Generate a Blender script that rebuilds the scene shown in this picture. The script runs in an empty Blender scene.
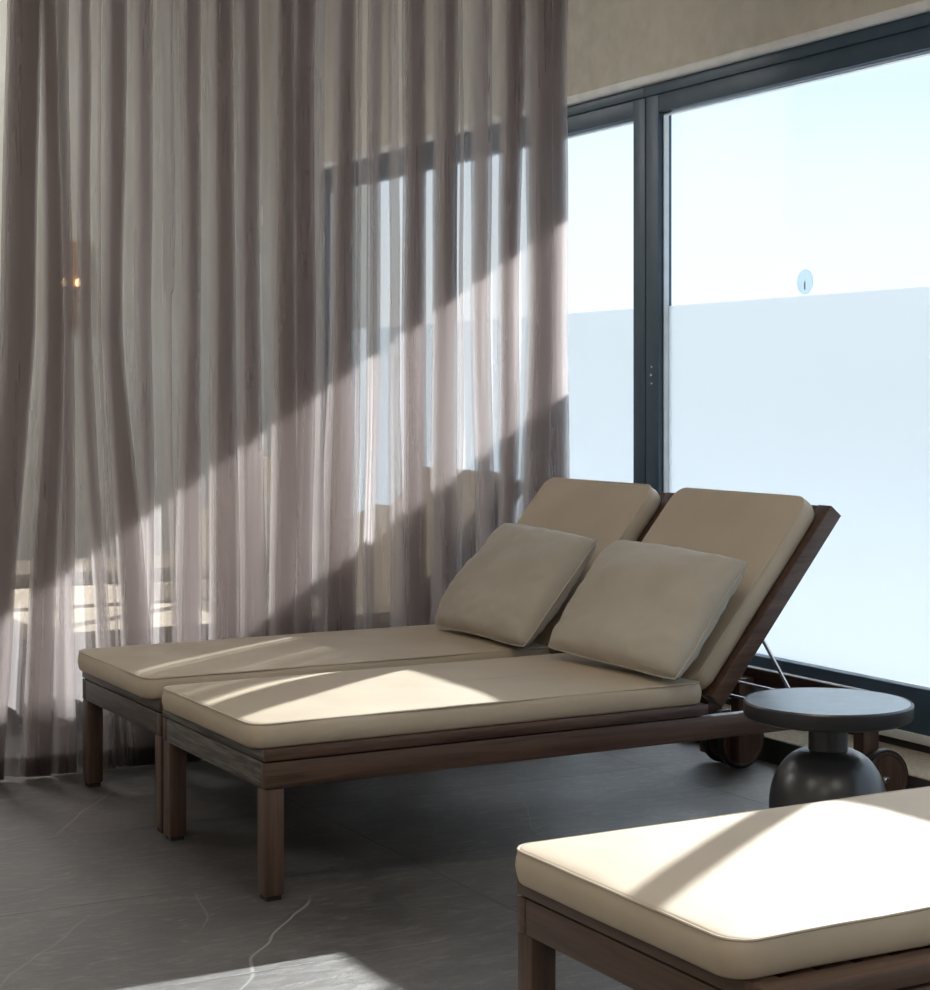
import bpy, bmesh, math, random
from mathutils import Vector, Matrix, noise
random.seed(7)
C = bpy.context.scene.collection
PI = math.pi

# ------------------------------------------------------------------ helpers
def obj(name, bm, mat, parent=None, smooth=True, angle=35):
    me = bpy.data.meshes.new(name)
    bmesh.ops.recalc_face_normals(bm, faces=bm.faces)
    bm.to_mesh(me); bm.free()
    o = bpy.data.objects.new(name, me); C.objects.link(o)
    if mat: me.materials.append(mat)
    if smooth:
        for p in me.polygons: p.use_smooth = True
        try: me.set_sharp_from_angle(angle=math.radians(angle))
        except Exception: pass
    if parent: o.parent = parent
    return o
def tag(o, label, cat, group=None):
    o['label'] = label; o['category'] = cat
    if group: o['group'] = group
    return o
def thing(name, label, cat, loc=(0, 0, 0), rotz=0, group=None):
    o = bpy.data.objects.new(name, None); C.objects.link(o)
    o.empty_display_size = .1
    o.location = loc; o.rotation_euler = (0, 0, rotz)
    return tag(o, label, cat, group)
def struct(name, bm, mat, parent=None, smooth=True):
    o = obj(name, bm, mat, parent, smooth)
    if not parent: o['kind'] = 'structure'
    return o
def add_box(bm, x0, y0, z0, x1, y1, z1, bev=0.0, seg=2, M=None):
    r = bmesh.ops.create_cube(bm, size=1)
    vs = r['verts']
    for v in vs:
        v.co = Vector(((x0 + x1) / 2 + v.co.x * (x1 - x0), (y0 + y1) / 2 + v.co.y * (y1 - y0), (z0 + z1) / 2 + v.co.z * (z1 - z0)))
    if bev > 0:
        es = list({e for v in vs for e in v.link_edges})
        r2 = bmesh.ops.bevel(bm, geom=es, offset=bev, segments=seg, profile=.5, affect='EDGES')
        vs = list({v for f in r2['faces'] for v in f.verts} | {v for v in vs if v.is_valid})
    if M is not None:
        for v in vs: v.co = M @ v.co
    return vs
def box(*a, **k):
    bm = bmesh.new(); add_box(bm, *a, **k); return bm
def add_tube(bm, pts, r, n=10, closed=False):
    pts = [Vector(p) for p in pts]; rings = []; N = len(pts); up = None
    for i, p in enumerate(pts):
        a = pts[(i - 1) % N] if (closed or i > 0) else p
        b = pts[(i + 1) % N] if (closed or i < N - 1) else p
        t = (b - a).normalized()
        if up is None:
            up = t.orthogonal().normalized()
        else:
            up = (up - t * up.dot(t)).normalized()
        s = t.cross(up)
        rings.append([bm.verts.new(p + (up * math.cos(2 * PI * k / n) + s * math.sin(2 * PI * k / n)) * r) for k in range(n)])
    for i in range(N if closed else N - 1):
        A, B = rings[i], rings[(i + 1) % N]
        off = 0
        if closed and i == N - 1:
            off = min(range(n), key=lambda q: (A[0].co - B[q].co).length)
        for k in range(n):
            try: bm.faces.new((A[k], A[(k + 1) % n], B[(k + 1 + off) % n], B[(k + off) % n]))
            except ValueError: pass
    if not closed:
        bm.faces.new(rings[0][::-1]); bm.faces.new(rings[-1])
def add_lathe(bm, prof, n=64, M=None):
    rings = []
    for (r, z) in prof:
        if r < 1e-6: rings.append([bm.verts.new((0, 0, z))])
        else: rings.append([bm.verts.new((r * math.cos(2 * PI * k / n), r * math.sin(2 * PI * k / n), z)) for k in range(n)])
    for A, B in zip(rings, rings[1:]):
        for k in range(n):
            a = A[k % len(A)]; b = A[(k + 1) % len(A)]; c = B[(k + 1) % len(B)]; d = B[k % len(B)]
            f = []
            for v in (a, b, c, d):
                if v not in f: f.append(v)
            if len(f) > 2: bm.faces.new(f)
    if M is not None:
        for R in rings:
            for v in R: v.co = M @ v.co

# ------------------------------------------------------------------ materials
def mat(name):
    m = bpy.data.materials.new(name); m.use_nodes = True
    nt = m.node_tree; nt.nodes.clear()
    out = nt.nodes.new('ShaderNodeOutputMaterial')
    return m, nt, out
def N(nt, typ, **kw):
    n = nt.nodes.new(typ)
    for k, v in kw.items():
        if k in n.inputs: n.inputs[k].default_value = v
        else: setattr(n, k, v)
    return n
def L(nt, a, ao, b, bi): nt.links.new(a.outputs[ao], b.inputs[bi])
def ramp(nt, stops):
    r = nt.nodes.new('ShaderNodeValToRGB')
    el = r.color_ramp.elements
    while len(el) > 1: el.remove(el[0])
    el[0].position = stops[0][0]; el[0].color = (*stops[0][1], 1)
    for p, c in stops[1:]:
        e = el.new(p); e.color = (*c, 1)
    return r
def plain(name, col, rough=.5, metal=0, spec=.5):
    m, nt, out = mat(name)
    p = N(nt, 'ShaderNodeBsdfPrincipled', Roughness=rough, Metallic=metal)
    no = N(nt, 'ShaderNodeTexNoise', Scale=14.0, Detail=4.0)
    tc = N(nt, 'ShaderNodeTexCoord'); L(nt, tc, 'Object', no, 'Vector')
    rp = ramp(nt, [(.3, tuple(c * .92 for c in col)), (.7, tuple(min(1, c * 1.06) for c in col))])
    L(nt, no, 'Fac', rp, 'Fac'); L(nt, rp, 'Color', p, 'Base Color')
    p.inputs['Specular IOR Level'].default_value = spec
    L(nt, p, 'BSDF', out, 'Surface')
    return m
def wood(name, c0, c1, axis, rough=.4, worn=None, bump=.15):
    m, nt, out = mat(name)
    p = N(nt, 'ShaderNodeBsdfPrincipled', Roughness=rough)
    tc = N(nt, 'ShaderNodeTexCoord')
    mp = N(nt, 'ShaderNodeMapping'); s = [60, 60, 60]; s[axis] = 3.0
    mp.inputs['Scale'].default_value = s
    L(nt, tc, 'Object', mp, 'Vector')
    no = N(nt, 'ShaderNodeTexNoise', Scale=1.0, Detail=6.0, Roughness=.65, Distortion=.6)
    L(nt, mp, 'Vector', no, 'Vector')
    rp = ramp(nt, [(.3, c0), (.5, tuple((a + b) / 2 for a, b in zip(c0, c1))), (.72, c1)])
    L(nt, no, 'Fac', rp, 'Fac')
    src = (rp, 'Color')
    if worn:
        n2 = N(nt, 'ShaderNodeTexNoise', Scale=1.5, Detail=8.0, Roughness=.75)
        L(nt, mp, 'Vector', n2, 'Vector')
        r2 = ramp(nt, [(.42, (0, 0, 0)), (.62, (1, 1, 1))]); L(nt, n2, 'Fac', r2, 'Fac')
        mx = N(nt, 'ShaderNodeMix', data_type='RGBA')
        L(nt, r2, 'Color', mx, 0); L(nt, rp, 'Color', mx, 6); mx.inputs[7].default_value = (*worn, 1)
        src = (mx, 2)
    nt.links.new(src[0].outputs[src[1]], p.inputs['Base Color'])
    b = N(nt, 'ShaderNodeBump', Strength=bump, Distance=.002)
    L(nt, no, 'Fac', b, 'Height'); L(nt, b, 'Normal', p, 'Normal')
    L(nt, p, 'BSDF', out, 'Surface')
    return m
def fabric(name, c0, c1, rough, scale, bump, sheen=0.0, wr=0.0, spec=.4):
    m, nt, out = mat(name)
    p = N(nt, 'ShaderNodeBsdfPrincipled', Roughness=rough)
    p.inputs['Specular IOR Level'].default_value = spec
    p.inputs['Sheen Weight'].default_value = sheen
    tc = N(nt, 'ShaderNodeTexCoord')
    n1 = N(nt, 'ShaderNodeTexNoise', Scale=5.0, Detail=5.0); L(nt, tc, 'Object', n1, 'Vector')
    rp = ramp(nt, [(.3, c0), (.7, c1)]); L(nt, n1, 'Fac', rp, 'Fac'); L(nt, rp, 'Color', p, 'Base Color')
    n2 = N(nt, 'ShaderNodeTexNoise', Scale=scale, Detail=3.0); L(nt, tc, 'Object', n2, 'Vector')
    b = N(nt, 'ShaderNodeBump', Strength=bump, Distance=.003); L(nt, n2, 'Fac', b, 'Height')
    if wr:
        n3 = N(nt, 'ShaderNodeTexNoise', Scale=9.0, Detail=2.0, Distortion=1.0); L(nt, tc, 'Object', n3, 'Vector')
        b2 = N(nt, 'ShaderNodeBump', Strength=wr, Distance=.02); L(nt, n3, 'Fac', b2, 'Height')
        L(nt, b2, 'Normal', b, 'Normal')
    L(nt, b, 'Normal', p, 'Normal'); L(nt, p, 'BSDF', out, 'Surface')
    return m

W0, W1 = (.036, .017, .012), (.125, .070, .047)
M_woodx = wood('dark_wood_lengthwise', W0, W1, 0)
M_woody = wood('dark_wood_crosswise', W0, W1, 1)
M_woodz = wood('dark_wood_upright', W0, W1, 2)
M_worn = wood('weathered_wood', (.03, .022, .019), (.095, .08, .07), 1, rough=.6, worn=(.20, .185, .165), bump=.5)
M_walnut = wood('brown_wood_crosswise', (.055, .03, .02), (.14, .085, .062), 1, rough=.5)
M_vinyl = fabric('beige_vinyl', (.49, .405, .305), (.545, .46, .355), .55, 260, .05, wr=.05, spec=.3)
M_piping = plain('beige_piping', (.51, .43, .335), .45)
M_linen = fabric('greige_linen', (.43, .385, .32), (.50, .455, .385), .9, 330, .35, sheen=.25, wr=.1, spec=.15)
M_chrome = plain('chrome', (.8, .8, .8), .18, 1)
M_black = plain('black_rubber', (.012, .012, .012), .6)
M_frame = plain('slate_aluminium', (.046, .086, .13), .42)
M_bead = plain('white_glazing_bead', (.72, .76, .78), .4)
M_wall = plain('cream_plaster', (.68, .64, .56), .85, spec=.2)
M_ceil = plain('white_ceiling_paint', (.78, .76, .71), .9, spec=.1)
M_trim = plain('white_trim_paint', (.92, .93, .93), .5)
M_ledge = plain('white_sill', (.75, .76, .76), .45)
M_table = plain('graphite_lacquer', (.034, .035, .039), .3, spec=.8)
M_tabletop = plain('graphite_top_window_sheen', (.27, .35, .44), .25, spec=1.0)  # blue reflection of the window painted into the base colour
M_ground = plain('pale_terrace', (.60, .61, .61), .9, spec=.1)

def beige_stone():
    m, nt, out = mat('sandy_stone')
    p = N(nt, 'ShaderNodeBsdfPrincipled', Roughness=.9)
    tc = N(nt, 'ShaderNodeTexCoord')
    n = N(nt, 'ShaderNodeTexNoise', Scale=90.0, Detail=6.0, Roughness=.7); L(nt, tc, 'Object', n, 'Vector')
    rp = ramp(nt, [(.3, (.30, .24, .17)), (.7, (.55, .47, .36))]); L(nt, n, 'Fac', rp, 'Fac')
    L(nt, rp, 'Color', p, 'Base Color')
    b = N(nt, 'ShaderNodeBump', Strength=.5, Distance=.004); L(nt, n, 'Fac', b, 'Height'); L(nt, b, 'Normal', p, 'Normal')
    L(nt, p, 'BSDF', out, 'Surface'); return m
M_stone = beige_stone()
M_skirt = plain('dark_skirting_stone', (.045, .043, .042), .8)

def floor_mat():
    m, nt, out = mat('dark_stone_tile')
    p = N(nt, 'ShaderNodeBsdfPrincipled', Roughness=.4)
    p.inputs['Specular IOR Level'].default_value = .8
    p.inputs['Coat Weight'].default_value = .8; p.inputs['Coat Roughness'].default_value = .36; p.inputs['Coat IOR'].default_value = 1.7
    geo = N(nt, 'ShaderNodeNewGeometry')
    pos = (geo, 'Position')
    n1 = N(nt, 'ShaderNodeTexNoise', Scale=2.2, Detail=9.0, Roughness=.66, Distortion=.4); nt.links.new(geo.outputs['Position'], n1.inputs['Vector'])
    rp = ramp(nt, [(.30, (.027, .0215, .018)), (.5, (.060, .051, .045)), (.72, (.125, .11, .098))]); L(nt, n1, 'Fac', rp, 'Fac')
    # fine pale flecks and streaks
    mp = N(nt, 'ShaderNodeMapping'); mp.inputs['Scale'].default_value = (14, 40, 14); mp.inputs['Rotation'].default_value = (0, 0, .35)
    nt.links.new(geo.outputs['Position'], mp.inputs['Vector'])
    n2 = N(nt, 'ShaderNodeTexNoise', Scale=1.0, Detail=9.0, Roughness=.8, Distortion=1.0); L(nt, mp, 'Vector', n2, 'Vector')
    r2 = ramp(nt, [(.50, (0, 0, 0)), (.68, (.9, .9, .9))]); L(nt, n2, 'Fac', r2, 'Fac')
    mx = N(nt, 'ShaderNodeMix', data_type='RGBA'); L(nt, r2, 'Color', mx, 0); L(nt, rp, 'Color', mx, 6); mx.inputs[7].default_value = (.23, .21, .19, 1)
    col = (mx, 2)
    # random thin veins
    nd = N(nt, 'ShaderNodeTexNoise', Scale=2.2, Detail=2.0, Roughness=.5); nt.links.new(geo.outputs['Position'], nd.inputs['Vector'])
    sub = N(nt, 'ShaderNodeVectorMath', operation='SUBTRACT'); L(nt, nd, 'Color', sub, 0); sub.inputs[1].default_value = (.5, .5, .5)
    sc = N(nt, 'ShaderNodeVectorMath', operation='SCALE'); L(nt, sub, 0, sc, 0); sc.inputs['Scale'].default_value = .16
    wp = N(nt, 'ShaderNodeVectorMath', operation='ADD'); nt.links.new(geo.outputs['Position'], wp.inputs[0]); L(nt, sc, 0, wp, 1)
    def vein(a, b, w, strength):
        nonlocal col
        ax, ay = a; bx, by = b; ln = math.hypot(bx - ax, by - ay); dx, dy = (bx - ax) / ln, (by - ay) / ln
        s = N(nt, 'ShaderNodeVectorMath', operation='SUBTRACT'); L(nt, wp, 0, s, 0); s.inputs[1].default_value = (ax, ay, 0)
        al = N(nt, 'ShaderNodeVectorMath', operation='DOT_PRODUCT'); L(nt, s, 0, al, 0); al.inputs[1].default_value = (dx, dy, 0)
        ac = N(nt, 'ShaderNodeVectorMath', operation='DOT_PRODUCT'); L(nt, s, 0, ac, 0); ac.inputs[1].default_value = (-dy, dx, 0)
        ab = N(nt, 'ShaderNodeMath', operation='ABSOLUTE'); L(nt, ac, 'Value', ab, 0)
        mr = N(nt, 'ShaderNodeMapRange'); L(nt, ab, 0, mr, 0); mr.inputs[1].default_value = w * .3; mr.inputs[2].default_value = w; mr.inputs[3].default_value = strength; mr.inputs[4].default_value = 0
        g1 = N(nt, 'ShaderNodeMapRange'); L(nt, al, 'Value', g1, 0); g1.inputs[1].default_value = -.05; g1.inputs[2].default_value = .03
        g2 = N(nt, 'ShaderNodeMapRange'); L(nt, al, 'Value', g2, 0); g2.inputs[1].default_value = ln - .03; g2.inputs[2].default_value = ln + .05; g2.inputs[3].default_value = 1; g2.inputs[4].default_value = 0
        m1 = N(nt, 'ShaderNodeMath', operation='MULTIPLY'); L(nt, mr, 0, m1, 0); L(nt, g1, 0, m1, 1)
        m2 = N(nt, 'ShaderNodeMath', operation='MULTIPLY'); L(nt, m1, 0, m2, 0); L(nt, g2, 0, m2, 1)
        k = N(nt, 'ShaderNodeMix', data_type='RGBA'); L(nt, m2, 0, k, 0); nt.links.new(col[0].outputs[col[1]], k.inputs[6]); k.inputs[7].default_value = (.48, .46, .43, 1)
        col = (k, 2)
    vein((1.44, 4.87), (1.68, 5.23), .004, .4)
    vein((1.37, 3.40), (1.75, 3.96), .0045, .5)
    vein((1.44, 3.84), (1.54, 4.09), .0035, .3)
    vein((2.45, 3.9), (2.75, 4.6), .003, .2)
    vein((.6, 3.2), (1.25, 4.05), .0035, .2)
    # tile joints
    sp = N(nt, 'ShaderNodeSeparateXYZ'); nt.links.new(geo.outputs['Position'], sp.inputs[0])
    jm = []
    for o_, off, per in (('X', 2.137, 1.2), ('Y', 4.145, .657)):
        a = N(nt, 'ShaderNodeMath', operation='ADD'); L(nt, sp, o_, a, 0); a.inputs[1].default_value = -off + per * 20 + per / 2
        md = N(nt, 'ShaderNodeMath', operation='MODULO'); L(nt, a, 0, md, 0); md.inputs[1].default_value = per
        s = N(nt, 'ShaderNodeMath', operation='SUBTRACT'); L(nt, md, 0, s, 0); s.inputs[1].default_value = per / 2
        ab = N(nt, 'ShaderNodeMath', operation='ABSOLUTE'); L(nt, s, 0, ab, 0)
        mr = N(nt, 'ShaderNodeMapRange'); L(nt, ab, 0, mr, 0); mr.inputs[1].default_value = .0016; mr.inputs[2].default_value = .0042; mr.inputs[3].default_value = 1; mr.inputs[4].default_value = 0
        jm.append(mr)
    mxj = N(nt, 'ShaderNodeMath', operation='MAXIMUM'); L(nt, jm[0], 0, mxj, 0); L(nt, jm[1], 0, mxj, 1)
    kj = N(nt, 'ShaderNodeMix', data_type='RGBA'); L(nt, mxj, 0, kj, 0); nt.links.new(col[0].outputs[col[1]], kj.inputs[6]); kj.inputs[7].default_value = (.022, .02, .02, 1)
    nt.links.new(kj.outputs[2], p.inputs['Base Color'])
    rr = N(nt, 'ShaderNodeMapRange'); L(nt, n2, 'Fac', rr, 0); rr.inputs[3].default_value = .58; rr.inputs[4].default_value = .70
    L(nt, rr, 0, p, 'Roughness')
    b = N(nt, 'ShaderNodeBump', Strength=.5, Distance=.006); L(nt, n2, 'Fac', b, 'Height')
    b2 = N(nt, 'ShaderNodeBump', Strength=.6, Distance=.003, invert=True); L(nt, mxj, 0, b2, 'Height'); L(nt, b, 'Normal', b2, 'Normal')
    L(nt, b2, 'Normal', p, 'Normal'); L(nt, b2, 'Normal', p, 'Coat Normal')
    L(nt, p, 'BSDF', out, 'Surface'); return m
M_floor = floor_mat()

def sheer(name, fac, col, tcol):
    m, nt, out = mat(name)
    tr = N(nt, 'ShaderNodeBsdfTransparent'); tr.inputs[0].default_value = (.97, .965, .96, 1)
    di = N(nt, 'ShaderNodeBsdfDiffuse'); di.inputs[0].default_value = (*col, 1)
    tl = N(nt, 'ShaderNodeBsdfTranslucent'); tl.inputs[0].default_value = (*tcol, 1)
    m1 = N(nt, 'ShaderNodeMixShader'); m1.inputs[0].default_value = .68
    nt.links.new(di.outputs[0], m1.inputs[1]); nt.links.new(tl.outputs[0], m1.inputs[2])
    tc = N(nt, 'ShaderNodeTexCoord')                       # slightly uneven threads
    mp = N(nt, 'ShaderNodeMapping'); mp.inputs['Scale'].default_value = (30, 30, 1.2); L(nt, tc, 'Object', mp, 'Vector')
    no = N(nt, 'ShaderNodeTexNoise', Scale=1.0, Detail=2.0); L(nt, mp, 'Vector', no, 'Vector')
    mr = N(nt, 'ShaderNodeMapRange'); L(nt, no, 'Fac', mr, 0); mr.inputs[1].default_value = .3; mr.inputs[2].default_value = .7
    mr.inputs[3].default_value = fac - .02; mr.inputs[4].default_value = fac + .02
    m2 = N(nt, 'ShaderNodeMixShader'); L(nt, mr, 0, m2, 0)
    nt.links.new(tr.outputs[0], m2.inputs[1]); nt.links.new(m1.outputs[0], m2.inputs[2])
    nt.links.new(m2.outputs[0], out.inputs['Surface'])
    return m
M_sheer = sheer('taupe_sheer', .40, (.10, .077, .071), (.74, .68, .675))
M_hem = sheer('taupe_sheer_hem', .6, (.13, .105, .10), (.2, .17, .16))

def glass_mat():
    m, nt, out = mat('clear_glass')
    tr = N(nt, 'ShaderNodeBsdfTransparent'); tr.inputs[0].default_value = (.93, .96, .97, 1)
    gl = N(nt, 'ShaderNodeBsdfGlossy', Roughness=.0); gl.inputs[0].default_value = (1, 1, 1, 1)
    mx = N(nt, 'ShaderNodeMixShader'); mx.inputs[0].default_value = .022
    nt.links.new(tr.outputs[0], mx.inputs[1]); nt.links.new(gl.outputs[0], mx.inputs[2]); nt.links.new(mx.outputs[0], out.inputs[0])
    return m
M_glass = glass_mat()
def frost_mat(name, tl_col, tfac):
    m, nt, out = mat(name)
    tl = N(nt, 'ShaderNodeBsdfTranslucent'); tl.inputs[0].default_value = (*tl_col, 1)
    di = N(nt, 'ShaderNodeBsdfDiffuse'); di.inputs[0].default_value = (.5, .53, .55, 1)
    mx = N(nt, 'ShaderNodeMixShader'); mx.inputs[0].default_value = tfac
    nt.links.new(di.outputs[0], mx.inputs[1]); nt.links.new(tl.outputs[0], mx.inputs[2]); nt.links.new(mx.outputs[0], out.inputs[0])
    return m
def frosted_slab():
    m, nt, out = mat('frosted_film')
    rf = N(nt, 'ShaderNodeBsdfRefraction', Roughness=.33, IOR=1.45); rf.inputs[0].default_value = (.94, .95, .96, 1)
    tl = N(nt, 'ShaderNodeBsdfTranslucent'); tl.inputs[0].default_value = (.47, .495, .51, 1)
    di = N(nt, 'ShaderNodeBsdfDiffuse'); di.inputs[0].default_value = (.4, .43, .45, 1)
    m1 = N(nt, 'ShaderNodeMixShader'); m1.inputs[0].default_value = .85
    nt.links.new(di.outputs[0], m1.inputs[1]); nt.links.new(tl.outputs[0], m1.inputs[2])
    mx = N(nt, 'ShaderNodeMixShader'); mx.inputs[0].default_value = .43
    nt.links.new(rf.outputs[0], mx.inputs[1]); nt.links.new(m1.outputs[0], mx.inputs[2]); nt.links.new(mx.outputs[0], out.inputs[0])
    return m
M_frost = frosted_slab()
M_sticker = frost_mat('pale_blue_sticker', (.50, .56, .585), .9)
M_mark = plain('grey_green_mark', (.42, .48, .45), .6)
def glow(name, col, s):
    m, nt, out = mat(name); e = N(nt, 'ShaderNodeEmission', Strength=s); e.inputs[0].default_value = (*col, 1)
    nt.links.new(e.outputs[0], out.inputs[0]); return m
M_bulb = glow('warm_bulb', (1, .62, .3), 3)
M_shade = plain('amber_shade', (.42, .25, .15), .6)

# ------------------------------------------------------------------ the room
XL, XW, YB, YF, ZC = -3.2, 4.0, -2.5, 8.9, 3.5
struct('floor', box(XL - .1, YB - .1, -.12, 4.3, YF + .1, 0), M_floor)
struct('ceiling', box(XL - .1, YB - .1, ZC, 4.3, YF + .1, ZC + .12), M_ceil)
struct('wall_far', box(XL - .1, YF, 0, 4.3, YF + .12, ZC), M_wall)
struct('wall_back', box(XL - .1, YB - .12, 0, 4.3, YB, ZC), M_wall)
struct('wall_left', box(XL - .12, YB, 0, XL, YF, ZC), M_wall)
GT = 2.397           # top of the window opening
bm = bmesh.new()
add_box(bm, 3.965, YB, GT + .03, 4.3, YF, ZC)
add_box(bm, 4.06, YB, 2.345, 4.3, 8.72, GT + .03)  # unseen outer fascia, added to lower the sun's upper edge on the curtain
add_box(bm, 3.965, 8.72, 0, 4.25, YF, GT + .03)
struct('wall_window', bm, M_wall)
bm = bmesh.new()
add_box(bm, 3.955, YB, GT, 4.02, 8.72, GT + .034, bev=.012, seg=3)
struct('trim_1', bm, M_trim)
struct('trim_2', box(4.0, YB, .08, 4.25, 8.72, .108), M_skirt)          # dark joint under the sill
struct('trim_3', box(3.985, YB, .108, 4.25, 8.72, .138, bev=.004), M_ledge)
bm = bmesh.new(); add_box(bm, 3.734, YB, 0.0, 4.0, YF, .012)
struct('baseboard_window', box(3.732, YB, 0, 3.75, YF, .078), M_skirt)
bm.free()
struct('trim_4', box(3.734, YB, .0, 4.02, YF, .082, bev=.004), M_stone)
struct('exterior_ground', box(4.3, -40, -.2, 60, 60, -.12), plain('dull_lawn', (.16, .19, .15), .95, spec=.1))
struct('exterior_terrace', box(4.3, -30, -.12, 15, 40, -.08), M_ground)

# windows: one module after the other along the glass front
joints = [-2.5, -.86, .79, 2.44, 3.905, 5.749, 7.40, 8.72]
FB, FT, GLASS = .138, GT, 4.035
for i in range(len(joints) - 1):
    y0, y1 = joints[i], joints[i + 1]
    wide = {5.749: .083}
    s0 = .083 if y0 == 5.749 else .0255
    s1 = .083 if y1 == 5.749 else .0255
    if i == 4: s1 = .087
    gap = .0025
    bm = bmesh.new()
    add_box(bm, 3.992, y0 + gap, FB, 4.055, y0 + s0, FT - .042, bev=.003)
    add_box(bm, 3.992, y1 - s1, FB, 4.055, y1 - gap, FT - .042, bev=.003)
    add_box(bm, 3.992, y0 + s0, FB, 4.055, y1 - s1, .282, bev=.003)
    add_box(bm, 3.992, y0 + s0, 2.286, 4.055, y1 - s1, FT - .042, bev=.003)
    add_box(bm, 3.983, y0, FT - .042, 4.055, y1, FT, bev=.003)              # head track
    add_box(bm, 4.01, y0 - .004, FB, 4.055, y0 + .008, FT - .04)            # seal between modules
    w = struct('window_%d' % (i + 1), bm, M_frame)
    a, b = y0 + s0, y1 - s1
    obj('pane', box(GLASS, a - .005, .275, GLASS + .012, b + .005, 2.292), M_glass, w, smooth=False)
    obj('frosted_film', box(GLASS - .0015, a, .28, GLASS - .0008, b, 1.545), M_frost, w, smooth=False)
    bm = bmesh.new()
    add_box(bm, 4.012, a, 2.274, 4.034, b, 2.279)
    add_box(bm, 4.012, a + .004, .282, 4.034, a + .008, 2.279); add_box(bm, 4.012, b - .010, .282, 4.034, b - .004, 2.279)
    obj('glazing_bead', bm, M_bead, w)
# small lock cylinder on the stile
t = thing('window_lock', 'small silver key lock set in the dark window stile between the two panes', 'lock', (3.992, 5.705, 1.28))
bm = bmesh.new(); R = Matrix.Rotation(-PI / 2, 4, 'Y')
add_lathe(bm, [(0, 0), (.007, 0), (.007, .004), (.005, .006), (0, .006)], 20, R); obj('cylinder', bm, M_chrome, t)
for dz in (-.032, .032):
    bm = bmesh.new(); add_lathe(bm, [(0, 0), (.005, 0), (.004, .003), (0, .003)], 16, Matrix.Translation((0, 0, dz)) @ R)
    obj('screw', bm, M_chrome, t)
# round sticker on the glass
t = thing('glass_sticker', 'round pale blue sticker on clear glass just above the frosted band', 'sticker', (GLASS - .001, 4.85, 1.593))
bm = bmesh.new(); add_lathe(bm, [(0, 0), (.043, 0), (.043, .0008), (0, .0008)], 48, R); obj('disc', bm, M_sticker, t, smooth=False)
obj('mark', box(-.0016, -.003, -.026, -.0009, .003, .001), M_mark, t, smooth=False)

# ------------------------------------------------------------------ upholstery
def rounded_rect(x0, y0, x1, y1, r, n=6):
    r = max(min(r, (x1 - x0) / 2 - 1e-4, (y1 - y0) / 2 - 1e-4), 1e-4); pts = []
    for cx, cy, a0 in ((x1 - r, y1 - r, 0), (x0 + r, y1 - r, PI / 2), (x0 + r, y0 + r, PI), (x1 - r, y0 + r, 1.5 * PI)):
        for k in range(n + 1):
            a = a0 + PI / 2 * k / n; pts.append((cx + r * math.cos(a), cy + r * math.sin(a)))
    out = []                                            # long sides get extra points
    m = len(pts)
    for i in range(m):
        p, q = pts[i], pts[(i + 1) % m]; out.append(p)
        d = math.hypot(q[0] - p[0], q[1] - p[1])
        if i % (n + 1) == n:
            for k in range(1, 16): out.append((p[0] + (q[0] - p[0]) * k / 16, p[1] + (q[1] - p[1]) * k / 16))
    return out
def cushion(Lx, Wy, T, crown=.008, cr=.045, seed=0):
    """box cushion x 0..Lx, y 0..Wy, z 0..T with soft edges and a crowned top"""
    bm = bmesh.new(); rings = []
    def ring(ins, z, wob=1):
        pts = rounded_rect(ins, ins, Lx - ins, Wy - ins, max(cr - ins * .6, .012))
        R = []
        for (x, y) in pts:
            zz = z
            if wob and z > T * .8: zz += .0035 * (noise.noise(Vector((x * 3.1, y * 3.4, seed))) - .1)
            b = .004 * noise.noise(Vector((x * 4, y * 4, z * 10 + seed)))
            cxn = .5 * Lx; cyn = .5 * Wy
            nx = -1 if x < .06 else (1 if x > Lx - .06 else 0); ny = -1 if y < .06 else (1 if y > Wy - .06 else 0)
            R.append(bm.verts.new((x + b * nx, y + b * ny, zz)))
        rings.append(R)
    e = .011
    ring(.05, 0, 0); ring(.02, 0, 0)
    for a in (0, 30, 60): ring(e - e * math.sin(math.radians(a)) * 1.0, e - e * math.cos(math.radians(a)), 0)
    ring(-.002, T * .3, 0); ring(-.004, T * .5, 0); ring(-.002, T * .75, 0)
    for a in (60, 30, 0): ring(e * .8 - e * .8 * math.sin(math.radians(a)), T - e * .8 + e * .8 * math.cos(math.radians(a)), 0)
    for ins in (.02, .035, .06, .10, .15, .2, .25, .29):
        if ins < Wy / 2 - .02: ring(ins, T + crown * (1 - (1 - min(1, ins / .2)) ** 2))
    for A, B in zip(rings, rings[1:]):
        n = len(A)
        for k in range(n): bm.faces.new((A[k], A[(k + 1) % n], B[(k + 1) % n], B[k]))
    bm.faces.new(rings[0][::-1]); bm.faces.new(rings[-1])
    return bm
def piping(Lx, Wy, z, ins=.0015, r=.0026, cr=.045, seed=0):
    bm = bmesh.new()
    add_tube(bm, [(x, y, z + .0012 * noise.noise(Vector((x * 9, y * 9, seed)))) for x, y in rounded_rect(ins, ins, Lx - ins, Wy - ins, cr)], r, 6, closed=True)
    return bm
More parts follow.
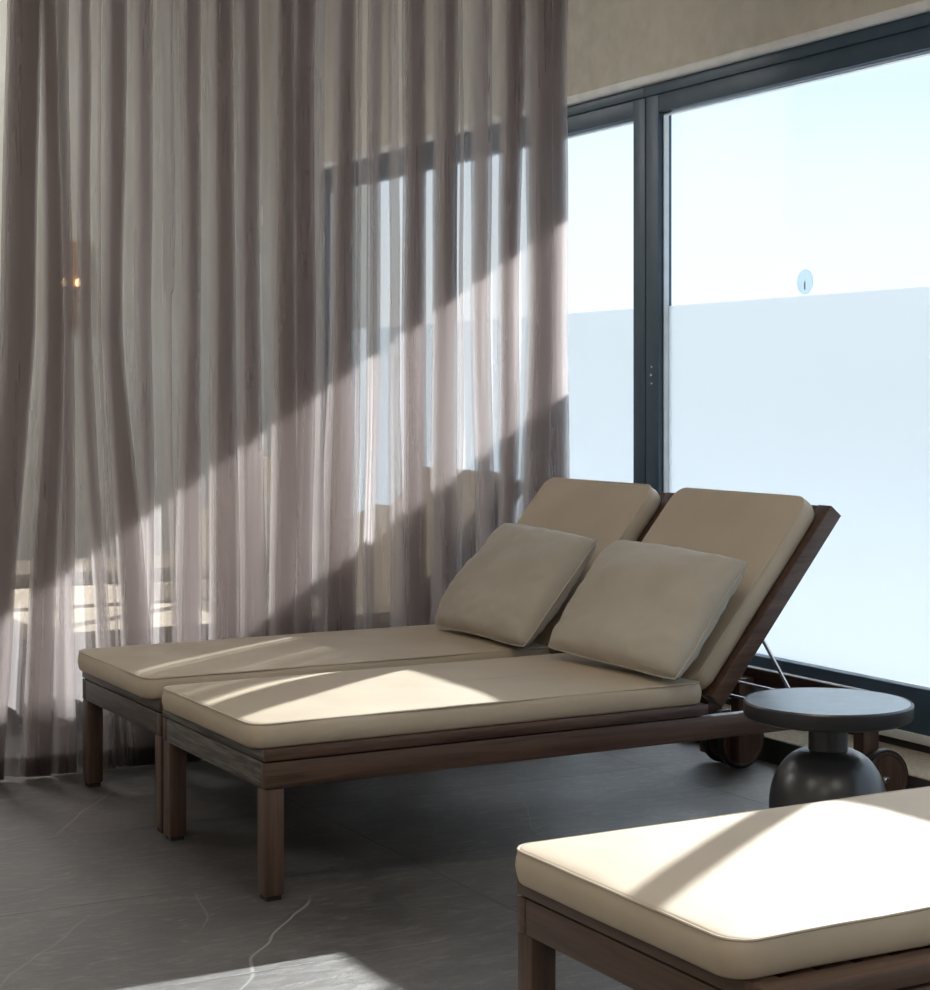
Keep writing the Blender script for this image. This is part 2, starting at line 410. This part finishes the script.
def pillow_mesh(a, b, T, seed=0, n=36):
    bm = bmesh.new(); top = {}; bot = {}
    for i in range(n + 1):
        for j in range(n + 1):
            u = -1 + 2 * i / n; v = -1 + 2 * j / n
            q = (u * u * v * v) ** 2 * .045                    # blunt corners
            x = a * u * (1 - .035 * (1 - v * v) * abs(u) - q); y = b * v * (1 - .035 * (1 - u * u) * abs(v) - q)
            h = max(0, (1 - u * u) * (1 - v * v)) ** .36
            w = noise.noise(Vector((u * 2.2 + seed, v * 2.2, seed))) * .012 * h
            edge = max(abs(u), abs(v))
            w += .006 * noise.noise(Vector((u * 7 + seed, v * 7, 3))) * edge * min(1, h * 3)
            sag = .012 * noise.noise(Vector((u * 1.3, v * 1.3, seed + 9)))
            rim = i in (0, n) or j in (0, n)
            top[i, j] = bm.verts.new((x, y, sag + T * h + w))
            bot[i, j] = top[i, j] if rim else bm.verts.new((x, y, sag - T * h * .85 - w))
    for i in range(n):
        for j in range(n):
            bm.faces.new((top[i, j], top[i + 1, j], top[i + 1, j + 1], top[i, j + 1]))
            bm.faces.new((bot[i, j], bot[i, j + 1], bot[i + 1, j + 1], bot[i + 1, j]))
    rim = [(i, 0) for i in range(n)] + [(n, j) for j in range(n)] + [(i, n) for i in range(n, 0, -1)] + [(0, j) for j in range(n, 0, -1)]
    pts = [tuple(top[k].co) for k in rim]
    s = bmesh.new(); add_tube(s, pts, .0028, 6, closed=True)
    return bm, s

# ------------------------------------------------------------------ loungers
LW, LL, HX = .715, 1.98, 1.30          # width, length, hinge distance from the foot
def back_matrix(deg):                  # local frame of the raised back: x up the slope, z out of the cushion face
    return Matrix.Translation((HX, 0, .365)) @ Matrix.Rotation(-math.radians(deg), 4, 'Y')
def make_lounger(label, group, deg=50.5, foot_mat=None, cush=(.0, .655), head=True, seed=0, side=None):
    r = thing('sun_lounger', label, 'lounger', group='wooden sun loungers with beige cushions')
    sw = side or M_woodx
    for y0, y1 in ((0, .03), (LW - .03, LW)):
        obj('side_rail', box(0.0, y0, .266, LL, y1, .329, bev=.003), sw, r)
    obj('foot_beam', box(0.0005, .03, .266, .03, LW - .03, .329, bev=.003), foot_mat or M_worn, r)
    obj('head_beam', box(LL - .03, .03, .266, LL - .0005, LW - .03, .329, bev=.003), M_woody, r)
    bm = bmesh.new()                                       # seat deck: rim and slats
    for y0, y1 in ((.0, .06), (LW - .06, LW)): add_box(bm, .0, y0, .333, HX, y1, .362, bev=.003)
    k = .075
    while k < HX - .06:
        add_box(bm, k, .062, .336, k + .055, LW - .062, .358, bev=.003); k += .072
    add_box(bm, .02, .02, .326, HX - .02, .05, .336); add_box(bm, .02, LW - .05, .326, HX - .02, LW - .02, .336)
    obj('seat_deck', bm, sw, r)
    bm = bmesh.new(); add_box(bm, -.0015, .004, .333, .053, LW - .004, .3615, bev=.002)
    obj('deck_end_board', bm, foot_mat or M_worn, r)
    for y0 in (.001, LW - .051):
        bm = bmesh.new(); add_box(bm, .001, y0, .012, .051, y0 + .05, .266, bev=.004)
        lg = obj('leg', bm, M_woodz, r)
        obj('foot_glide', box(.007, y0 + .006, 0, .045, y0 + .044, .013), M_black, lg)
    for s in (0, 1):
        y0 = .045 if s == 0 else LW - .09
        bm = bmesh.new(); add_box(bm, LL - .092, y0, .03, LL - .032, y0 + .045, .30, bev=.003)
        obj('wheel_post', bm, M_woodz, r)
        yw = .006 if s == 0 else LW - .041
        M = Matrix.Translation((LL - .038, yw + .035, .088)) @ Matrix.Rotation(PI / 2, 4, 'X')
        bm = bmesh.new(); add_lathe(bm, [(0, .004), (.07, .004), (.074, 0), (.079, 0), (.079, .035), (.074, .035), (.07, .031), (0, .031)], 48, M)
        wl = obj('wheel', bm, M_woodz, r)
        bm = bmesh.new(); add_lathe(bm, [(.0785, .003), (.086, .003), (.088, .008), (.088, .027), (.086, .032), (.0785, .032), (.0785, .003)], 48, M); obj('tyre', bm, M_black, wl)
        bm = bmesh.new(); add_lathe(bm, [(0, -.004), (.01, -.004), (.012, .0), (.012, .036), (.009, .041), (0, .042)], 20, M); obj('axle_bolt', bm, M_chrome, wl)
    B = back_matrix(deg)
    bm = bmesh.new()                                       # raised back: two stiles, rails, slats
    BLn = .68
    for y0, y1 in ((.002, .06), (LW - .06, LW - .002)): add_box(bm, .02, y0, -.048, BLn, y1, .0, bev=.003, M=B)
    add_box(bm, BLn - .055, .06, -.046, BLn - .001, LW - .06, -.002, bev=.003, M=B)
    k = .03
    while k < BLn - .07:
        add_box(bm, k, .058, -.03, k + .055, LW - .058, -.006, bev=.003, M=B); k += .072
    obj('back_frame', bm, sw, r)
    # prop that holds the back up: two arms and a cross rod
    foot = Vector((HX + .45, 0, .325)); top = B @ Vector((.36, 0, -.05))
    bm = bmesh.new()
    add_tube(bm, [(top.x, .20, top.z), (foot.x, .20, foot.z), (foot.x, LW - .20, foot.z), (top.x, LW - .20, top.z)], .006, 10)
    obj('back_prop', bm, M_chrome, r)
    bm = bmesh.new(); add_tube(bm, [(HX + .30, .028, .318), (HX + .30, LW - .028, .318)], .006, 10); obj('cross_rod', bm, M_chrome, r)
    # cushions
    c0, cw = cush[0], cush[1]; b0 = max(c0, .028); bw = c0 + cw - b0
    cl = HX + .02 + .005
    o = obj('seat_cushion', cushion(cl, cw, .062, seed=seed), M_vinyl, r, angle=60)
    o.location = (-.03, c0, .362)
    p = obj('piping', piping(cl, cw, .059, seed=seed), M_piping, o)
    o = obj('back_cushion', cushion(.64, bw, .062, seed=seed + 4), M_vinyl, r, angle=60)
    o.matrix_local = B @ Matrix.Translation((.022, b0, .001))
    obj('piping', piping(.64, bw, .059, seed=seed + 4), M_piping, o)
    return r
lo = make_lounger('dark wood sun lounger with beige cushions, beside the round side table', None, foot_mat=M_worn, cush=(.004, .655), seed=1)
lo.location = (1.655, 3.955, 0)
lo = make_lounger('dark wood sun lounger with beige cushions, pushed against the sheer curtain', None, foot_mat=wood('aged_dark_wood', (.02, .012, .010), (.075, .05, .042), 1, .45, worn=(.10, .085, .075)), cush=(.035, .655), seed=5)
lo.location = (1.665, 4.715, 0)
lo = make_lounger('brown wood sun lounger cut off by the right edge, nearest the viewer, sunlit beige cushion', None, foot_mat=M_walnut, cush=(.06, .635), seed=9,
                  side=wood('brown_wood_lengthwise', (.055, .03, .02), (.14, .085, .062), 0, rough=.35))
lo.location = (1.605, 1.99, 0)
lo = make_lounger('sun lounger with raised back seen through the sheer curtain, nearest behind it', None, cush=(.03, .655), seed=13)
lo.location = (1.70, 5.76, 0)
lo = make_lounger('sun lounger with low reclined back and a pillow, seen faintly through the curtain', None, deg=27, cush=(.03, .655), seed=17)
lo.location = (1.68, 6.52, 0)
lo = make_lounger('sun lounger farthest behind the sheer curtain, near the far wall', None, deg=49, cush=(.03, .655), seed=21)
lo.location = (1.75, 7.75, 0)

# ------------------------------------------------------------------ pillows
def pillow(label, loc, yaw, lean, roll, seed, a=.285, b=.225, T=.088):
    bm, s = pillow_mesh(a, b, T, seed)
    o = obj('throw_pillow', bm, M_linen, angle=80)
    tag(o, label, 'pillow', 'pillows on the loungers')
    # pillow lies in local xy, face +z; stand it up facing -X
    M = Matrix.Rotation(yaw, 4, 'Z') @ Matrix.Rotation(-lean, 4, 'Y') @ Matrix(((0, 1, 0, 0), (-1, 0, 0, 0), (0, 0, 1, 0), (0, 0, 0, 1))) @ Matrix.Rotation(roll, 4, 'Z')
    o.matrix_world = Matrix.Translation(loc) @ M
    obj('seam', s, M_linen, o)
    return o
pillow('greige linen pillow leaning on the lounger beside the round table', (2.915, 4.20, .606), .10, math.radians(50), -.04, 2, a=.297, b=.203)
pillow('greige linen pillow on the lounger by the curtain, leftmost of the two', (2.925, 4.945, .602), .02, math.radians(49.5), -.02, 6, a=.293, b=.213)
pillow('pale pillow on the reclined lounger, seen only through the curtain', (2.86, 6.86, .615), .0, math.radians(44), 0, 11)

# ------------------------------------------------------------------ side table
t = thing('side_table', 'round graphite side table with bell shaped base between the loungers', 'side table', (2.895, 3.395, 0))
bm = bmesh.new()
prof = [(0, 0), (.136, 0), (.141, .006), (.142, .02)]
for k in range(15):
    a = PI / 2 * k / 14
    prof.append((.046 + .096 * math.cos(a) if k else .142, (.205 + .137 * math.sin(a))))
prof += [(.0475, .343), (.047, .348), (.047, .425), (0, .425)]
add_lathe(bm, prof, 72); obj('base', bm, M_table, t, angle=50)
bm = bmesh.new(); add_lathe(bm, [(0, .417), (.190, .417), (.199, .421), (.2035, .427), (.2035, .456), (.200, .460), (.1985, .4595), (.1985, .452)], 96); obj('top_rim', bm, M_table, t, angle=40)
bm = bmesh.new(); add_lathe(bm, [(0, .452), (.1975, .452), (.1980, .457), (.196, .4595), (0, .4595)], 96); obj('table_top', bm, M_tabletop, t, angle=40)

# ------------------------------------------------------------------ curtain
CAM_H, FPX, PXC, HOR = 1.2, 1800.0, 465.0, 396.0
YAW = math.atan(1000 / 1800)
YC = 5.575
def col_x(u):                                   # photo column -> x on the curtain line (only to read the measurements below)
    k = (u - PXC) / FPX
    tx = math.sin(YAW) + math.cos(YAW) * k; ty = math.cos(YAW) - math.sin(YAW) * k
    return YC * tx / ty
# every pleat: left and right edge at three heights (top, middle, low)
PLE = [((10, 40), (2, 32), (-22, 10)), ((43, 54), (46, 62), (30, 52)), ((56, 66), (63, 70), (57, 72)), ((79, 88), (80, 89), (97, 106)),
       ((108, 124), (106, 120), (123, 147)), ((137, 150), (138, 149), (145, 150)), ((165, 172), (166, 170), (173, 176)), ((183, 198), (185, 197), (178, 196)), ((213, 229), (213, 231), (213, 236)),
       ((240, 255), (242, 256), (241, 262)), ((275, 290), (275, 291), (273, 292)), ((294, 311), (293, 311), (294, 307)), ((314, 322), (313, 321), (313, 320)), ((337, 352), (333, 351), (323, 350)),
       ((369, 380), (369, 378), (366, 371)), ((391, 396), (392, 396), (393, 403)), ((405, 423), (405, 423), (403, 423)), ((437, 454), (437, 453), (435, 450)),
       ((475, 488), (476, 487), (480, 488)), ((503, 521), (503, 516), (500, 513)), ((532, 548), (530, 546), (521, 544)), ((549, 564), (547, 564), (545, 564))]
HZ = (2.5, 1.42, .42)
rf = random.Random(21); more = []
for A_, B_ in zip(PLE, PLE[1:]):                 # narrow creases in the wider panels between two pleats
    more.append(A_)
    gaps = [b[0] - a[1] for a, b in zip(A_, B_)]
    if min(gaps) > 13 and rf.random() < .6:
        f = [rf.uniform(.3, .7)]; f.append(f[0] + rf.uniform(-.12, .12)); f.append(f[1] + rf.uniform(-.15, .15))
        wd = rf.uniform(1.2, 2.4)
        more.append(tuple((a[1] + g * q - wd / 2, a[1] + g * q + wd / 2) for a, g, q in zip(A_, gaps, f)))
more.append(PLE[-1]); PLE = more
def interp(v, z):
    if z >= HZ[0]: return v[0] + (v[0] - v[1]) * .25 * (z - HZ[0]) / (HZ[0] - HZ[1])
    if z >= HZ[1]:
        t = (z - HZ[1]) / (HZ[0] - HZ[1]); t = t * t * (3 - 2 * t) * .5 + t * .5; return v[1] + (v[0] - v[1]) * t
    t = (HZ[1] - z) / (HZ[1] - HZ[2])
    if t <= 1: t = t * t * (3 - 2 * t) * .5 + t * .5
    return v[1] + (v[2] - v[1]) * t
def catmull(P, sub):
    out = []
    for i in range(len(P) - 1):
        p0 = P[max(i - 1, 0)]; p1 = P[i]; p2 = P[i + 1]; p3 = P[min(i + 2, len(P) - 1)]
        for s in range(sub):
            t = s / sub
            out.append(tuple(.5 * (2 * b + (c - a) * t + (2 * a - 5 * b + 4 * c - d) * t * t + (3 * b - a - 3 * c + d) * t ** 3) for a, b, c, d in zip(p0, p1, p2, p3)))
    out.append(P[-1]); return out
rnd = [(random.uniform(.030, .048), random.choice((1, 1, 1, 1, 1, -1)), random.uniform(0, 99)) for _ in PLE]
def curtain_row(z):
    P = []
    damp = .75 + .25 * min(1, max(0, (2.9 - z) / 2))
    for k, pl in enumerate(PLE):
        A, sg, sd = rnd[k]
        wl = [col_x(interp([q[0] for q in pl], z)), col_x(interp([q[1] for q in pl], z))]
        wob = .006 * noise.noise(Vector((sd, z * 1.6, 0)))
        l, r = wl[0] + wob, wl[1] + wob + .003 * noise.noise(Vector((sd, z * 3, 5)))
        w = r - l; e = min(.010, w * .22)
        A = A * damp * (1 + .25 * noise.noise(Vector((sd, z * 1.2, 8))))
        if w < .014: A *= .3
        y0 = YC + .012 * noise.noise(Vector((sd, z * .9, 2)))
        if k == 0: P.append((l, y0 - A)); P.append((l + w * .4, y0 - A * .9))
        mw = sum(q[1] - q[0] for q in pl) / 3
        n = 9 if mw > 12 else 7 if mw > 8 else 3                      # layers of cloth lying in this pleat
        for m in range(n):
            y = y0 + sg * A * (-1 + 2 * m / (n - 1)); dyl = sg * A / (n - 1)
            jit = .12 * w * noise.noise(Vector((sd + m * 3.1, z * .7, 4))) if 0 < m < n - 1 else 0
            if m % 2 == 0:
                if m > 0: P.append((l + e + max(jit, 0), y))
                if m < n - 1: P += [(r - e - max(-jit, 0), y), (r - max(-jit, 0), y + dyl)]
            else:
                P += [(r - e - max(jit, 0), y), (l + e + max(-jit, 0), y), (l + max(-jit, 0), y + dyl)]
        if k < len(PLE) - 1:
            nl = col_x(interp([q[0] for q in PLE[k + 1]], z)); g0 = max(r, l + e); g1 = nl
            nA, nsg, nsd = rnd[k + 1]
            for f in (.3, .7):
                wv = .010 * noise.noise(Vector((sd + f * 7, z * .8, 11)))
                P.append((g0 + (g1 - g0) * f, YC + (sg * A * (1 - f) - nsg * nA * f) + wv))
    P.append((r, y0 + sg * A))
    return catmull(P, 3)
def curtain_mesh(z0, z1, rows, dy=0):
    bm = bmesh.new(); prev = None
    for i in range(rows + 1):
        z = z0 + (z1 - z0) * i / rows
        R = []
        for j, (x, y) in enumerate(curtain_row(max(z, .02))):
            y += .0012 * noise.noise(Vector((x * 40, z * 5, 3)))
            R.append(bm.verts.new((x, y + dy, z + (.012 + .012 * noise.noise(Vector((x * 5, 0, 0))) if z < .004 else 0))))
        if prev:
            for a in range(len(R) - 1): bm.faces.new((prev[a], prev[a + 1], R[a + 1], R[a]))
        prev = R
    return bm
cur = obj('curtain', curtain_mesh(.003, 3.48, 96), M_sheer, angle=180)
tag(cur, 'tall pleated taupe sheer curtain hanging to the floor behind the loungers', 'curtain')
obj('hem', curtain_mesh(.003, .075, 4, .004), M_hem, cur, angle=180)
x0, x1 = col_x(0), col_x(570)
struct('trim_5', box(x0 - 1.2, YC - .02, 3.475, x1 + .3, YC + .02, ZC + .002), M_trim)       # ceiling track

# ------------------------------------------------------------------ wall lamp seen through the curtain
t = thing('wall_lamp', 'warm lit wall lamp on the far wall, glowing through the curtain', 'lamp', (2.66, YF, 1.76))
obj('back_plate', box(-.11, -.02, -.22, .11, 0, .22, bev=.004), M_shade, t)
obj('bracket', box(-.07, -.06, -.03, .07, -.02, -.01, bev=.003), M_shade, t)
for sx in (-.035, .035):
    bm = bmesh.new(); bmesh.ops.create_uvsphere(bm, u_segments=16, v_segments=10, radius=.014)
    for v in bm.verts: v.co = Vector((v.co.x + sx, v.co.y - .045, v.co.z * 1.5 + .01))
    obj('bulb', bm, M_bulb, t)

# ------------------------------------------------------------------ light
sd = Vector((1.0, .665, .645)).normalized()
sun = bpy.data.lights.new('sun', 'SUN'); so = bpy.data.objects.new('sun', sun); C.objects.link(so)
sun.energy = 6.9; sun.color = (1, .98, .955); sun.angle = math.radians(.53)
so.rotation_euler = sd.to_track_quat('Z', 'Y').to_euler(); so.location = (12, 10, 9)
w = bpy.data.worlds.new('sky'); bpy.context.scene.world = w; w.use_nodes = True
nt = w.node_tree; nt.nodes.clear()
tcw = nt.nodes.new('ShaderNodeTexCoord'); sx = nt.nodes.new('ShaderNodeSeparateXYZ'); nt.links.new(tcw.outputs['Generated'], sx.inputs[0])
skr = ramp(nt, [(0.0, (.46, .48, .49)), (.485, (.55, .58, .60)), (.498, (.70, .72, .735)), (.52, (.72, .742, .755)), (.56, (.66, .715, .765)), (.585, (.56, .66, .76)), (.60, (.70, .84, 1.0)), (.75, (.40, .58, .86)), (1.0, (.25, .42, .74))])
mz = nt.nodes.new('ShaderNodeMapRange'); mz.inputs[1].default_value = -1; mz.inputs[2].default_value = 1
nt.links.new(sx.outputs['Z'], mz.inputs[0]); nt.links.new(mz.outputs[0], skr.inputs[0])
dt = nt.nodes.new('ShaderNodeVectorMath'); dt.operation = 'DOT_PRODUCT'; dt.inputs[1].default_value = tuple(sd)
nt.links.new(tcw.outputs['Generated'], dt.inputs[0])
gl = nt.nodes.new('ShaderNodeMapRange'); gl.interpolation_type = 'SMOOTHSTEP'
gl.inputs[1].default_value = -.2; gl.inputs[2].default_value = 1.0; gl.inputs[3].default_value = .90; gl.inputs[4].default_value = 1.06
nt.links.new(dt.outputs['Value'], gl.inputs[0])
bg = nt.nodes.new('ShaderNodeBackground'); nt.links.new(gl.outputs[0], bg.inputs['Strength'])
wo = nt.nodes.new('ShaderNodeOutputWorld')
nt.links.new(skr.outputs[0], bg.inputs[0]); nt.links.new(bg.outputs[0], wo.inputs[0])
# unseen fill lights without fixtures, added under the ceiling to brighten the room
for x in (-1.6, 1.4):
    for y in (-.6, 2.6, 8.3):
        al = bpy.data.lights.new('ceiling_fill', 'AREA'); ao = bpy.data.objects.new('ceiling_fill', al); C.objects.link(ao)
        al.shape = 'SQUARE'; al.size = 1.2; al.energy = 14; al.color = (1, .93, .84); ao.location = (x, y, ZC - .01)
        if y > 5: al.energy = 26; al.color = (.96, .98, 1); al.size = .8  # far pair of fills, added to brighten the wall behind the curtain
# ------------------------------------------------------------------ camera and view
cam = bpy.data.cameras.new('camera'); co = bpy.data.objects.new('camera', cam); C.objects.link(co)
cam.sensor_fit = 'HORIZONTAL'; cam.sensor_width = 36.0; cam.lens = 36.0 * FPX / 930.0
cam.shift_x = 0; cam.shift_y = -99.0 / 930.0
co.location = (0, 0, CAM_H); co.rotation_euler = (PI / 2, 0, -YAW)
cam.clip_start = .05; cam.clip_end = 500
S = bpy.context.scene; S.camera = co
S.view_settings.view_transform = 'Standard'; S.view_settings.look = 'None'
S.view_settings.exposure = 0.66; S.view_settings.gamma = 1.0
try: S.view_settings.use_curve_mapping = False
except Exception: pass
S.cycles.transparent_max_bounces = 48
S.cycles.max_bounces = 14; S.cycles.diffuse_bounces = 8; S.cycles.transmission_bounces = 12
S.cycles.sample_clamp_indirect = 6.0
